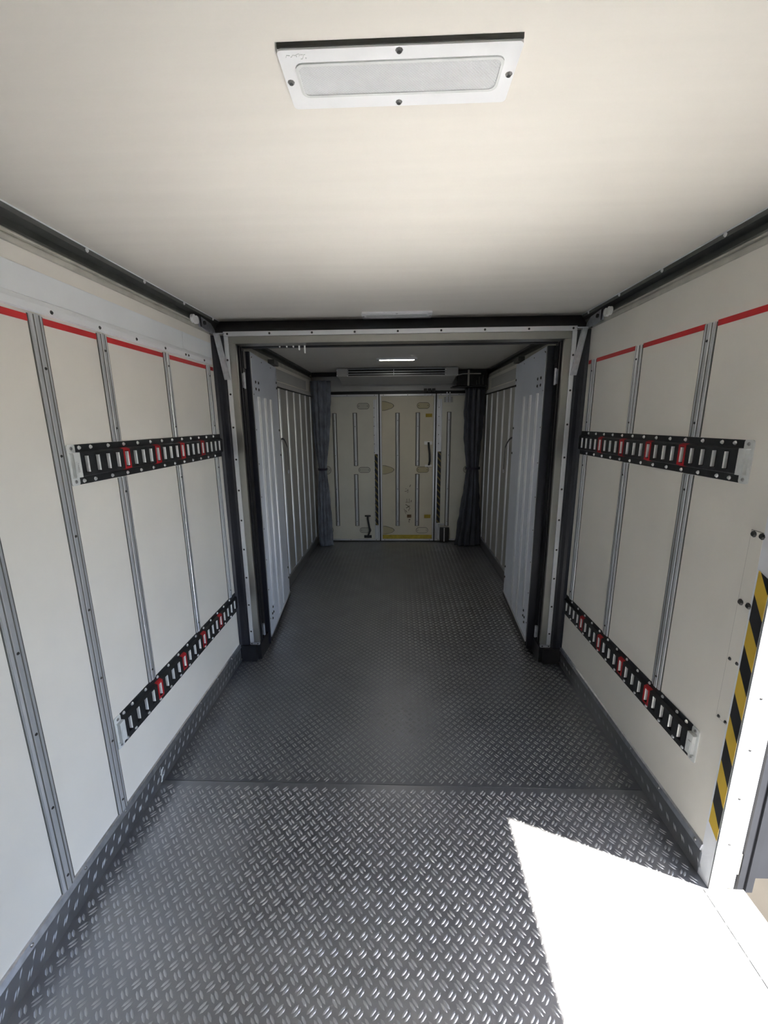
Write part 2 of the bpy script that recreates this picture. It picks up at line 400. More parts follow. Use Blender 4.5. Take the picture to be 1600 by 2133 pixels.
# ribs of the rear section
for sx, parent in ((-1, wl), (1, wr)):
    for y in np.arange(2.78, 5.3, 0.272):
        pr = [(0, .002), (0.10, .011), (.42, .014), (.5, .008), (.58, .014), (.90, .011), (1, .002)]
        B().prism([(sx*(A-d), y+u*0.042) for u, d in pr], 'xy', 0.132, 1.93).build('wall_rib', 'aluminium', parent)
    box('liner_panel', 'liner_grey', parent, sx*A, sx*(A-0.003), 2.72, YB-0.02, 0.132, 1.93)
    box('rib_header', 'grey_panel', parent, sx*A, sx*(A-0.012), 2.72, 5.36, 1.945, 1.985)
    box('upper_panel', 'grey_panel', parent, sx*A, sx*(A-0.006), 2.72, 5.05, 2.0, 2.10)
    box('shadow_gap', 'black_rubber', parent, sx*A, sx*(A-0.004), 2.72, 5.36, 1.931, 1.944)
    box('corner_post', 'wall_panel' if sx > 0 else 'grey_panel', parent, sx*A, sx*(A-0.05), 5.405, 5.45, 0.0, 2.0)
# corner sill strip of the right wall, and its screwed cover plate
box('plate_edge', 'line_grey', wr, A, A-0.0012, 1.2205, 1.2696, 0.6235, 1.2906)
plate = box('cover_plate', 'wall_panel', wr, A, A-0.003, 1.222, 1.268, 0.625, 1.289, bevel=0.001)
for z in (1.279, 1.053, 0.851, 0.632):
    for y in (1.257, 1.2275):
        inst('screw', BOLT_D if z > 1 else SCREW_D, plate, (A-0.003, y, z), ROT['-x'])

# side doorway: jambs, head, threshold
jam = empty('trim_1', (A, DY1, 0), 'white aluminium lining of the open side doorway', 'door frame', kind='structure')
box('corner_strip', 'jamb_white', jam, A-0.003, A, DY1-0.003, 1.222, 0.0, DH)
box('jamb_face', 'jamb_white', jam, A-0.003, 1.158, DY1-0.006, DY1-0.0005, 0.0, DH)
box('outer_strip', 'jamb_white', jam, 1.160, 1.185, DY1+0.004, DY1-0.004, 0.07, DH)
box('near_jamb', 'jamb_white', jam, A-0.003, 1.185, DY0, DY0+0.006, 0.0, DH)
box('head_lining', 'jamb_white', jam, A-0.003, 1.185, DY0, DY1, DH-0.006, DH)
for z in np.arange(0.2, 1.9, 0.19):
    inst('screw', SCREW_S, jam, (1.135, DY1-0.006, z), ROT['-y'])
B().prism([(1.214, 0.240), (1.214, 1.175), (1.1715, 1.158), (1.1715, 0.205)], 'yz', A-0.0045, A-0.003).build('hazard_tape', 'hazard_tape', jam)
sill = box('trim_2', 'aluminium', None, 1.078, 1.215, DY0+0.007, DY1-0.007, -0.02, 0.004)
tag(sill, 'aluminium threshold strip at the foot of the side doorway', 'threshold', kind='structure')

# open side door leaf outside
hinge = Vector((1.196, 1.20, 0))
sd = empty('door_4', hinge, 'grey side door leaf swung open outside the doorway', 'door', kind='structure')
def sdp(name, m, x0, x1, y0, y1, z0, z1): return box(name, m, sd, hinge.x+x0, hinge.x+x1, hinge.y+y0, hinge.y+y1, z0, z1)
sdp('leaf_panel', 'leaf_grey', 0, 1.08, 0.02, 0.09, -0.02, 1.95)
sdp('edge_gasket', 'black_rubber', 0.004, 0.020, 0.002, 0.02, -0.04, 1.95)
sdp('edge_gasket', 'leaf_grey', 0.026, 0.046, -0.008, 0.02, -0.06, 1.95)
sdp('edge_gasket', 'black_rubber', 0.050, 0.062, 0.004, 0.02, -0.05, 1.95)
sdp('hinge_tab', 'dust_tan', 0.012, 0.022, -0.006, 0.002, 0.03, 0.12)
sdp('edge_channel', 'leaf_grey', 0.066, 0.09, 0.0, 0.02, -0.06, 1.95)

# ------------------------------------------------------------------ ceiling corner rails
for sx, nm in ((-1, 'left'), (1, 'right')):
    r = empty('ceiling_rail', (sx*A, 2.2, ZR), 'dark grey steel roller rail in the ceiling corner above the %s wall' % nm, 'rail', 'ceiling corner rails')
    pts = [(1.18, 2.234), (1.092, 2.234), (1.092, 2.216), (1.132, 2.213), (1.132, 2.184), (1.106, 2.180), (1.104, 2.172), (1.18, 2.172)]
    ch = B().prism([(sx*x, z) for x, z in pts], 'xz', YF, 5.46).build('channel', 'rail_steel', r)
    B().prism([(sx*x, z) for x, z in [(1.18, 2.171), (1.102, 2.171), (1.094, 2.164), (1.094, 2.160), (1.103, 2.158), (1.103, 2.154), (1.097, 2.152), (1.097, 2.136), (1.101, ZR+.0005), (1.18, ZR+.0005)]], 'xz', YF, 2.52).build('lower_flange', 'rail_grey', r)
    B().prism([(sx*x, z) for x, z in [(1.18, 2.171), (1.104, 2.171), (1.10, 2.147), (1.101, ZR+.0005), (1.18, ZR+.0005)]], 'xz', 2.66, 5.40).build('lower_flange', 'rail_grey', r)
    box('top_bead', 'white_panel', r, sx*1.092, sx*1.089, YF, 2.66, 2.2315, 2.2348)
    for y in np.arange(0.9, 2.6, 0.335):
        inst('screw', RIVET, ch, (sx*1.092, y, 2.225), ROT['+x' if sx < 0 else '-x'])

# ------------------------------------------------------------------ ceiling lamps
def lamp(xc, y0, label, full=True, lens='prismatic_lens'):
    W, D = 0.405, 0.130; z0 = H; zf = H-0.010
    r = empty('ceiling_lamp', (xc, y0+D/2, H-0.012), label, 'ceiling lamp', 'flush ceiling lamps')
    lx, ly = 0.352, 0.068; cy = y0+D/2-0.003
    out = rrect(xc, y0+D/2, W, D, 0.008); inn = rrect(xc, cy, lx, ly, 0.012); n = len(out)
    b = B(); v = [(x, y, z0) for x, y in out]+[(x, y, zf) for x, y in out]+[(x, y, zf) for x, y in inn]+[(x, y, z0-0.001) for x, y in inn]
    f = [(k, (k+1) % n, n+(k+1) % n, n+k) for k in range(n)]+[(n+k, n+(k+1) % n, 2*n+(k+1) % n, 2*n+k) for k in range(n)]+[(2*n+k, 2*n+(k+1) % n, 3*n+(k+1) % n, 3*n+k) for k in range(n)]
    b.add(v, f); b.build('bezel', 'lamp_white', r)
    B().prism(rrect(xc, cy, lx-0.001, ly-0.001, 0.012), 'xy', z0-0.0015, z0-0.0005).build('reflector', 'lamp_reflector', r)
    B().prism(rrect(xc, cy, lx-0.001, ly-0.001, 0.012), 'xy', zf-0.001, zf+0.003).build('lens', lens, r)
    rim = B(); o2 = rrect(xc, cy, lx+0.006, ly+0.006, 0.014); i2 = rrect(xc, cy, lx-0.004, ly-0.004, 0.011)
    v = [(x, y, zf) for x, y in o2]+[(x, y, zf-0.0025) for x, y in o2]+[(x, y, zf-0.0025) for x, y in i2]+[(x, y, zf) for x, y in i2]
    rim.add(v, [(k, (k+1) % n, n+(k+1) % n, n+k) for k in range(n)]+[(n+k, n+(k+1) % n, 2*n+(k+1) % n, 2*n+k) for k in range(n)]+[(2*n+k, 2*n+(k+1) % n, 3*n+(k+1) % n, 3*n+k) for k in range(n)])
    rim.build('lens_rim', 'cap_grey', r)
    if full:
        for dx, dy in ((-0.152, 0), (-0.107, -0.016), (-0.048, 0.003), (0.052, -0.018), (0.110, 0), (0.168, 0.010)):
            box('led_chip', 'led_chip', r, xc+dx-0.006, xc+dx+0.006, cy+dy-0.005, cy+dy+0.005, z0-0.005, z0-0.0015)
        box('sealant_bead', 'sealant', r, xc-W/2+0.002, xc+W/2-0.002, y0-0.002, y0+0.001, zf+0.003, z0)
        # raised maker's script on the bezel
        sc = B()
        for st in ([(-.186, .827), (-.184, .823), (-.179, .824)], [(-.178, .827), (-.176, .826), (-.174, .823), (-.170, .824), (-.166, .822), (-.163, .821)],
                   [(-.164, .826), (-.163, .823), (-.157, .823)], [(-.153, .823), (-.155, .823), (-.157, .827), (-.159, .831), (-.162, .831)]):
            sc.tube([(x, y+0.001, zf-0.0003) for x, y in st], 0.0006, 5)
        for x, y in ((-.168, .826), (-.153, .830)):
            sc.box(x-.0007, x+.0007, y, y+.0014, zf-.001, zf)
        sc.build('raised_script', 'cap_grey', r)
    for x, y in ((xc, y0+0.008), (xc, y0+D-0.010), (xc-W/2+0.009, y0+D/2), (xc+W/2-0.009, y0+D/2)):
        inst('screw', SCREW, r, (x, y, zf), ROT['-z'])
lamp(0.003, 0.815, 'white rectangular ceiling lamp with prismatic lens, nearest the camera')
lamp(-0.006, 2.508, 'white rectangular ceiling lamp just before the steel door frame', False)
lamp(-0.010, 4.270, 'ceiling lamp of the rear section, beyond the steel door frame', False, 'added_glow_lens')

# ------------------------------------------------------------------ cargo tracks
def cargo_track(sx, z0, y0, y1, label):
    hgt = 0.136; yc = y0+0.036
    X = lambda d: sx*(A-d)
    r = empty('cargo_track', (X(0), (y0+y1)/2, z0), label, 'cargo track', 'slotted cargo tracks on the side walls')
    slots = [1.398+0.0543*k for k in range(21) if 1.398+0.0543*k < y1-0.012]; sw = 0.0115; t0, t1 = 0.037, 0.099; dF = 0.016
    b = B()
    def q(*p): b.add([(X(d), y, z0+t) for y, t, d in p], [tuple(range(len(p)))])
    prof = [(0, 0), (0, .003), (.024, .003), (.030, dF), (t0, dF)]
    for (ta, da), (tb, db) in zip(prof, prof[1:]):
        q((yc, ta, da), (y1, ta, da), (y1, tb, db), (yc, tb, db)); q((yc, hgt-ta, da), (yc, hgt-tb, db), (y1, hgt-tb, db), (y1, hgt-ta, da))
    ed = [yc]+[v for s in slots for v in (s-sw, s+sw)]+[y1]
    for i in range(0, len(ed), 2):
        q((ed[i], t0, dF), (ed[i+1], t0, dF), (ed[i+1], t1, dF), (ed[i], t1, dF))
    for s in slots:
        a, c = s-sw, s+sw
        q((a, t0, dF), (c, t0, dF), (c, t0, .002), (a, t0, .002)); q((a, t1, dF), (a, t1, .002), (c, t1, .002), (c, t1, dF))
        q((a, t0, dF), (a, t0, .002), (a, t1, .002), (a, t1, dF)); q((c, t0, dF), (c, t1, dF), (c, t1, .002), (c, t0, .002))
    for y in (yc, y1):
        q((y, 0, 0), (y, 0, .003), (y, .024, .003), (y, .030, dF), (y, .106, dF), (y, .112, .003), (y, hgt, .003), (y, hgt, 0))
    b.build('track_body', 'track_black', r)
    box('back_strip', 'track_cavity', r, X(0), X(0.002), yc, y1, z0+0.030, z0+0.106)
    for k, s in enumerate(slots):
        B().prism([(X(.004), s+sw-.0035), (X(.0125), s+sw-.0035), (X(.0158), s+sw-.0018), (X(.0158), s+sw-.0002), (X(.004), s+sw-.0002)], 'xy', z0+t0+0.003, z0+t1-0.003).build('slot_lip', 'lip_steel', r)
        if k in (4, 8, 12, 16):
            m = B(); e = 0.0012; hw = 0.020
            m.box(X(dF), X(dF+e), s-hw, s-sw, z0+.030, z0+.106).box(X(dF), X(dF+e), s+sw, s+hw, z0+.030, z0+.106)
            m.box(X(dF), X(dF+e), s-sw, s+sw, z0+.030, z0+t0).box(X(dF), X(dF+e), s-sw, s+sw, z0+t1, z0+.106)
            for tt in ((.024, .030), (.112, .106)):
                m.prism([(X(.0035), z0+tt[0]), (X(dF+e), z0+tt[1]), (X(dF), z0+tt[1]), (X(.003), z0+tt[0])], 'xz', s-hw, s+hw)
            m.build('red_mark', 'red_paint', r)
    yy = 1.388
    while yy < y1-0.01:
        for t in (0.011, hgt-0.011):
            inst('rivet', RIVET, r, (X(.003), yy, z0+t), ROT['+x' if sx < 0 else '-x'])
        yy += 0.0543 if yy < 1.40 else 0.0905
    cap = B()
    cap.prism(rrect((y0+yc)/2-0.002, z0+hgt/2, yc-y0, hgt+0.002, 0.008), 'yz', X(0), X(.004))
    cap.prism([(y0+.004, z0+.026), (y0+.008, z0+.030), (y0+.008, z0+.106), (y0+.004, z0+.110), (yc, z0+.110), (yc, z0+.026)], 'yz', X(.004), X(dF+.001))
    co = cap.build('end_cap', 'cap_grey', r)
    for t in (0.012, hgt-0.012):
        inst('screw', SCREW, co, (X(.004), y0+0.017, z0+t), ROT['+x' if sx < 0 else '-x'])
    lb = box('name_plate', 'cap_grey', co, X(dF+.001), X(dF+.002), y0+0.013, y0+0.026, z0+0.040, z0+0.080)
    return r, co, (X(dF+.0021), y0+0.0195, z0+0.060)
_, cap1, tp = cargo_track(-1, ET_U[0], 1.334, 2.531, 'black slotted cargo track at chest height on the left wall')
cargo_track(1, ET_U[0], 1.316, 2.531, 'black slotted cargo track at chest height on the right wall')
cargo_track(-1, ET_L[0], 1.334, 2.531, 'black slotted cargo track near the floor on the left wall')
cargo_track(1, ET_L[0], 1.322, 2.531, 'black slotted cargo track near the floor on the right wall')
# moulded lettering on one end cap
tcv = bpy.data.curves.new('cap_lettering', 'FONT'); tcv.body = 'TASSO'; tcv.size = 0.011; tcv.align_x = 'CENTER'; tcv.align_y = 'CENTER'; tcv.extrude = 0.0003
to = bpy.data.objects.new('cap_lettering_curve', tcv); COL.objects.link(to)
bpy.context.view_layer.update()
tme = bpy.data.meshes.new_from_object(to.evaluated_get(bpy.context.evaluated_depsgraph_get())); bpy.data.objects.remove(to, do_unlink=True)
tme.materials.clear(); tme.materials.append(MATS['screw_steel'])
lo = inst('cap_lettering', tme, cap1, tp); lo.rotation_euler = Matrix(((0, 0, 1), (0, 1, 0), (-1, 0, 0))).to_euler()

# ------------------------------------------------------------------ bulkhead door frame
fr = empty('bulkhead_frame', (0, 2.6, 0), 'stainless steel door frame with black rubber seals spanning the box', 'door frame')
FY = 2.555
def framebar(name, m, x0, x1, z0, z1, y0=FY, y1=FY+0.02, bevel=0.0015): return box(name, m, fr, x0, x1, y0, y1, z0, z1, bevel=bevel)
hf = framebar('header_flange', 'aluminium', -1.030, 1.028, 2.126, 2.152, FY-0.004, FY+0.012)
framebar('header_plate', 'stainless', -1.004, 1.002, 2.084, 2.1255, FY, FY+0.10)
for i, x in enumerate(np.linspace(-1.005, 1.005, 9)):
    inst('screw', SCREW_D, hf, (x, FY-0.004, 2.139), ROT['-y'])
for sx in (-1, 1):
    o = framebar('jamb_flange', 'aluminium', sx*1.029, sx*1.003, 0.138, 2.125, FY-0.004, FY+0.012)
    for z in np.arange(0.22, 2.1, 0.197):
        inst('screw', SCREW_D, o, (sx*1.016, FY-0.004, z), ROT['-y'])
    framebar('jamb_plate', 'stainless', sx*1.0025, sx*0.963, 0.138, 2.0835, FY, FY+0.02)
    fb = framebar('foot_bracket', 'galvanised', sx*1.029, sx*0.963, 0.118, 0.137, FY-0.005, FY+0.012)
    for x in (1.018, 0.975): inst('screw', SCREW_S, fb, (sx*x, FY-0.005, 0.128), ROT['-y'])
    B().box(sx*1.04, sx*0.960, 2.565, 2.77, 0.0, 0.117).box(sx*1.09, sx*0.985, 2.535, 2.60, 0.001, 0.117).build('rubber_foot', 'black_rubber', fr)
    B().box(sx*1.03, sx*0.966, 2.576, 2.70, 0.1175, 2.083).box(sx*0.966, sx*0.960, 2.60, 2.612, 0.12, 2.08).box(sx*0.966, sx*0.961, 2.64, 2.65, 0.12, 2.08).build('rubber_jamb', 'black_rubber', fr)
    pts = [(1.0295, FY+.004), (1.045, 2.552), (1.066, 2.551), (1.084, 2.546), (1.0935, 2.538), (1.0985, 2.533), (1.0985, 2.66), (1.0295, 2.60)]
    B().prism([(sx*x, y) for x, y in pts], 'xy', 0.02, 2.13).build('side_seal', 'navy_rubber', fr)
    for (z0, z1) in ((1.84, 1.925), (0.16, 0.235)):
        hg = B().box(sx*0.966, sx*0.951, 2.615, 2.640, z0, z1).tube([(sx*0.950, 2.628, z0-0.006), (sx*0.950, 2.628, z1+0.006)], 0.007, 8).build('hinge', 'galvanised', fr)
    box('latch_block', 'black_plastic', fr, sx*0.966, sx*0.957, 2.655, 2.695, 1.96, 2.06)
    # roller carriage and brace
    br = B().prism([(2.375, 2.196), (2.50, 2.186), (2.545, 2.160), (2.555, 2.130), (2.40, 2.138), (2.375, 2.142)], 'yz', sx*1.080, sx*1.074).box(sx*1.090, sx*1.074, 2.375, 2.38, 2.142, 2.196).build('roller_carriage', 'galvanised', fr)
    for y in (2.315, 2.345):
        B().tube([(sx*1.095, y, 2.172), (sx*1.080, y, 2.172)], 0.021, 14).build('roller', 'lip_steel', br)
    B().tube([(sx*1.074, 2.41, 2.170), (sx*1.066, 2.41, 2.170)], 0.011, 8).build('axle_bolt', 'screw_dark', br)
    p0, p1 = Vector((sx*1.060, 2.528, 2.138)), Vector((sx*1.022, 2.542, 1.880))
    bb = B(); wv = Vector((1, 0, 0))
    for off, wd, th in ((0, 0.030, 0.005), (-0.013, 0.005, 0.016), (0.013, 0.005, 0.016)):
        bb.ribbon([p0+wv*off, p1+wv*off], wv, wd, th)
    bb.build('brace', 'galvanised', fr)
    box('brace_arm', 'galvanised', fr, sx*1.078, sx*1.015, 2.520, 2.530, 2.133, 2.139)
B().prism([(2.562, 2.151), (2.600, 2.150), (2.712, 2.2335), (2.668, 2.2335), (2.630, 2.206), (2.585, 2.172)], 'yz', -1.090, 1.090).build('header_seal', 'black_rubber', fr)
box('rubber_header', 'black_rubber', fr, -0.963, 0.963, 2.656, 2.70, 2.080, 2.15)

# ------------------------------------------------------------------ folding partition leaves
def leaf(near, far, label, sx):
    n, f = Vector((*near, 0)), Vector((*far, 0)); d = (f-n); W = d.length; u = d.normalized(); v = Vector((-u.y, u.x, 0))
    if v.x*sx > 0: v = -v       # v points into the aisle
    r = empty('partition_door', (n.x, n.y, 0.045), label, 'door', 'partition doors folded back')
    def P(a, c, z): return n + u*a + v*c + Vector((0, 0, z))
    def slab(b, a0, a1, c0, c1, z0, z1):
        pv = [P(a, c, z) for a in (a0, a1) for c in (c0, c1) for z in (z0, z1)]
        return b.add(pv, [(0,1,3,2),(4,6,7,5),(0,4,5,1),(2,3,7,6),(0,2,6,4),(1,5,7,3)])
    slab(B(), 0.003, W, -0.030, 0, 0.075, 2.072).build('panel', 'leaf_panel', r)
    slab(B(), -0.022, 0.002, -0.052, -0.001, 0.02, 2.07).build('edge_seal', 'navy_rubber', r)
    slab(B(), 0.0, W, -0.032, 0.004, 0.030, 0.062).build('bottom_seal', 'black_rubber', r)
    slab(B(), 0.0, W, -0.001, 0.005, 0.062, 0.074).build('bottom_rail', 'aluminium', r)
    slab(B(), 0.0, 0.004, -0.001, 0.002, 0.075, 2.072).build('edge_strip', 'aluminium', r)
    for a, z0 in ((0.115, 0.27), (0.305, 0.10), (0.50, 0.10)):
        b = B()
        sec = [(0, 0), (.003, .009), (.012, .011), (.015, .006), (.021, .006), (.024, .011), (.033, .009), (.036, 0)]
        pv = [P(a+s, c, z) for z in (z0, 1.80) for s, c in sec]; k = len(sec)
        b.add(pv, [tuple(range(k)), tuple(range(2*k-1, k-1, -1))]+[(i, (i+1) % k, k+(i+1) % k, k+i) for i in range(k)])
        b.build('door_rib', 'aluminium', r)
    rz = Vector((0, 0, 1)).rotation_difference(v).to_euler()
    for a, z, me in ([(0.085, 1.893, BOLT_D), (0.165, 1.893, BOLT_D), (0.085, 1.848, BOLT_D), (0.165, 1.848, BOLT_D)] +
                     [(0.115, 0.25, BOLT_D), (0.085, 0.21, BOLT_D), (0.125, 0.205, BOLT_D), (0.088, 0.17, BOLT_D)] +
                     [(0.02, z, SCREW_S) for z in np.arange(0.2, 2.05, 0.23)] + [(a, 2.045, SCREW_S) for a in (0.03, 0.3, 0.6)] +
                     [(W-0.03, z, BOLT_D) for z in (1.95, 1.905, 1.56, 1.35, 0.32, 0.22)]):
        p = P(a, 0, z); o = bpy.data.objects.new('bolt' if me is BOLT_D else 'screw', me); link(o, r, p); o.rotation_euler = rz
    tk = slab(B(), W-0.16, W+0.02, -0.03, 0.02, 2.085, 2.118); tk.build('top_bracket', 'rail_steel', r)
    return r
leaf((-0.949, 2.760), (-1.022, 3.580), 'pale grey ribbed partition door folded back against the left wall', -1)
leaf((0.921, 2.725), (0.984, 3.620), 'pale grey ribbed partition door folded back against the right wall', 1)

def strap(sx, p0, p1, p2, label):
    r = empty('tie_strap', (p2[0], p2[1], p2[2]-0.05), label, 'strap', 'straps holding the partition doors open')
    mid = [Vector(p0).lerp(Vector(p1), t)+Vector((0, 0, 0.03*math.sin(math.pi*t))) for t in (0, .25, .5, .75, 1)]
    low = [Vector(p1).lerp(Vector(p2), t) for t in (.15, .4, .7, 1)]
    B().ribbon(mid+low, (0.2*sx, 0.8, 0.35), 0.038, 0.004).build('webbing', 'webbing', r)
    c = Vector(p2)+Vector((0, 0, -0.02))
    B().tube([c+Vector((0, 0.018*math.cos(a), 0.018*math.sin(a)-0.005)) for a in np.linspace(1.6, 7.2, 12)], 0.004, 6).build('hook', 'galvanised', r)
strap(-1, (-1.018, 3.60, 1.485), (-1.068, 3.97, 1.39), (-1.070, 3.97, 1.180), 'dark strap with a hook hanging behind the left partition door')
strap(1, (0.988, 3.60, 1.480), (1.066, 4.16, 1.36), (1.068, 4.185, 1.150), 'dark strap with a hook hanging behind the right partition door')

# white hooks under the header
for x, l in ((-.722, .008), (-.678, .008), (-.638, .008), (-0.602, .024), (-0.568, .042)):
    lab = ({-.722: 'short white clip under the frame header, leftmost of the row', -.678: 'short white clip under the frame header, second from the left', -.638: 'short white clip under the frame header, beside the medium one'}[x] if l < .01 else 'longest white clip hanging from the steel door frame header' if l > .03 else 'medium length white clip hanging from the steel door frame header')
    h = B().prism([(x-.004, 2.0835), (x+.004, 2.0835), (x+.004, 2.0835-l), (x+.001, 2.080-l), (x-.004, 2.0835-l)], 'xz', 2.640, 2.646).build('curtain_clip', 'lip_steel'); tag(h, lab, 'clip', 'white clips under the header')

# ------------------------------------------------------------------ far end doors
DYF = YB-0.032
def oval(parent, cx, cz, w_, h, m, name='hinge_plate'):
    B().prism(rrect(cx, cz, w_+.010, h+.010, (h+.010)/2-.001), 'xz', DYF-0.0015, DYF).build('plate_shadow', 'shade_outline', parent)
    p = B().prism(rrect(cx, cz, w_, h, h/2-.001), 'xz', DYF-0.006, DYF-0.0015).build(name, m, parent)
    for s in (-1, 1): inst('screw', SCREW_S, p, (cx+s*(w_/2-.018), DYF-0.006, cz), ROT['-y'])
def dplate(parent, x0, cz, m):
    pts = [(x0, cz+.055), (x0+.035, cz+.054), (x0+.115, cz+.030), (x0+.140, cz+.014), (x0+.148, cz), (x0+.140, cz-.014), (x0+.115, cz-.032), (x0+.035, cz-.054), (x0, cz-.055)]
    B().prism([(x0+(x-x0)*1.05, cz+(z-cz)*1.1) for x, z in pts], 'xz', DYF-0.0015, DYF).build('plate_shadow', 'shade_outline', parent)
    B().prism(pts, 'xz', DYF-0.005, DYF-0.0015).build('hinge_plate', m, parent)
def drib(parent, xc, z0, z1):
    sec = [(-.017, 0), (-.017, .003), (-.011, .010), (-.005, .012), (.005, .012), (.011, .010), (.017, .003), (.017, 0)]
    box('rib_shadow', 'shade_outline', parent, xc-.028, xc+.028, DYF-.0012, DYF, z0-.006, z1+.006)  # dark backing plate drawn as the shadow either side of the rib
    o = B().prism([(xc+x, DYF-d-.0012) for x, d in sec], 'xy', z0, z1).build('door_rib', 'aluminium', parent)
    for z in np.arange(z0+.06, z1, 0.45): inst('screw', SCREW_S, o, (xc, DYF-.0132, z), ROT['-y'])
def door(name, x0, x1, label, pm):
    r = empty(name, ((x0+x1)/2, DYF, 0.01), label, 'door', kind='structure')
    box('panel', pm, r, x0+.022, x1-.022, DYF, YB-0.013, 0.034, 1.94)
    for a in ((x0, x1, 1.942, 1.966), (x0, x1, 0.010, 0.032), (x0, x0+.021, 0.033, 1.941), (x1-.021, x1, 0.033, 1.941)):
        box('frame_bar', 'aluminium', r, a[0], a[1], DYF-0.008, YB-0.013, a[2], a[3], bevel=0.002)
    for x in np.linspace(x0+.05, x1-.05, 3):
        inst('screw', SCREW_S, r, (x, DYF-0.008, 1.954), ROT['-y']); inst('screw', SCREW_S, r, (x, DYF-0.008, 0.021), ROT['-y'])
    return r
d1 = door('door_1', -1.060, -0.252, 'leftmost far end door, pale panel with a black floor strap', 'door_panel')
d2 = door('door_2', -0.236, 0.484, 'middle far end door, yellowed panel with a black handle strap', 'door_panel_yellowed')
d3 = door('door_3', 0.500, 1.060, 'rightmost far end door, partly behind a dark curtain', 'door_panel')
drib(d1, -0.830, 0.225, 1.728); drib(d1, -0.561, 1.052, 1.731); drib(d1, -0.563, 0.225, 0.929)
drib(d2, -0.006, 0.225, 1.726); drib(d2, 0.258, 1.048, 1.728); drib(d2, 0.258, 0.225, 0.930)
drib(d3, 0.662, 0.225, 1.732)
for z in (1.820, 0.992, 0.158):
    oval(d1, -0.450, z, 0.150, 0.068, 'hinge_plate'); oval(d1, -0.965, z, 0.130, 0.105, 'hinge_plate')
    oval(d2, 0.328, z, 0.155, 0.070, 'hinge_plate_yellow' if z > 0.5 else 'door_panel_yellowed')
    dplate(d2, -0.205, z, 'hinge_plate_yellow')
    oval(d3, 0.945, z, 0.150, 0.09, 'hinge_plate')
# edge sections with hazard tape
for (par, xa, xb, tx0, tx1, tz0, tz1) in ((d1, -0.318, -0.274, -0.309, -0.268, 0.232, 1.202), (d3, 0.522, 0.570, 0.522, 0.566, 0.264, 1.231)):
    sec = [(xa, 0), (xa, .008), (xa+.014, .010), (xa+.016, .004), (xa+.022, .004), (xa+.024, .010), (xb-.004, .010), (xb, .004), (xb, 0)]
    o = B().prism([(x, DYF-d) for x, d in sec], 'xy', 0.035, 1.90).build('edge_section', 'aluminium', par)
    for z in np.arange(0.3, 1.9, 0.115): inst('screw', SCREW_S, o, (xa+.007, DYF-.010, z), ROT['-y'])
    box('hazard_tape', 'worn_hazard_tape', par, tx0, tx1, DYF-0.0135, DYF-0.0105, tz0, tz1)
# pull straps
def pull(par, top, pts, bot):
    b = box('strap_plate', 'black_plastic' if par is d1 else 'lip_steel', par, *top)
    box('strap_plate', 'black_plastic' if par is d1 else 'lip_steel', par, *bot)
    B().ribbon(pts, (1, 0, 0), 0.026, 0.005).build('pull_strap', 'black_plastic', par)
pull(d1, (-0.456, -0.376, DYF-0.012, DYF, 0.352, 0.372), [(-0.416, DYF-.014, 0.365), (-0.416, DYF-.03, 0.325), (-0.400, DYF-.045, 0.24), (-0.387, DYF-.045, 0.165), (-0.400, DYF-.03, 0.12), (-0.421, DYF-.012, 0.073)], (-0.470, -0.366, DYF-0.010, DYF, 0.049, 0.087))
pull(d2, (0.344, 0.449, DYF-0.012, DYF, 1.322, 1.364), [(0.400, DYF-.014, 1.352), (0.402, DYF-.04, 1.30), (0.412, DYF-.055, 1.20), (0.416, DYF-.045, 1.11), (0.408, DYF-.014, 1.052)], (0.358, 0.446, DYF-0.012, DYF, 1.030, 1.058))
for (x0, x1, z0, z1, m) in ((0.359, 0.442, 1.674, 1.718, 'yellow_label'), (0.356, 0.441, 0.329, 0.377, 'yellow_label'), (0.122, 0.180, 0.336, 0.378, 'brown_label')):
    box('label_sticker', m, d2, x0, x1, DYF-0.001, DYF, z0, z1)
box('yellow_tape', 'yellow_tape', d2, -0.213, 0.462, DYF-0.001, DYF, 0.036, 0.091)
sc = B()
for (x0, z0, x1, z1, t) in ((.155, .76, .170, .79, .008), (.09, .70, .13, .705, .006), (.10, .735, .115, .73, .005), (.12, .68, .14, .69, .005), (.13, .73, .135, .70, .006),
                            (.10, .55, .15, .55, .005), (.12, .55, .12, .60, .005), (.15, .60, .155, .54, .005), (.175, .55, .18, .58, .008), (.10, .52, .15, .49, .008), (.11, .47, .16, .50, .009),
                            (.10, .44, .12, .41, .008), (.14, .43, .155, .46, .007), (.135, .50, .165, .46, .006), (.145, .30, .165, .31, .014), (.145, .285, .155, .27, .010), (.08, .46, .105, .39, .005)):
    d = Vector((x1-x0, z1-z0)); k = Vector((-d.y, d.x)).normalized()*t/2
    sc.prism([(x0+k.x, z0+k.y), (x1+k.x, z1+k.y), (x1-k.x, z1-k.y), (x0-k.x, z0-k.y)], 'xz', DYF-0.0006, DYF)
sc.build('scuff_marks', 'scuff_brown', d2)
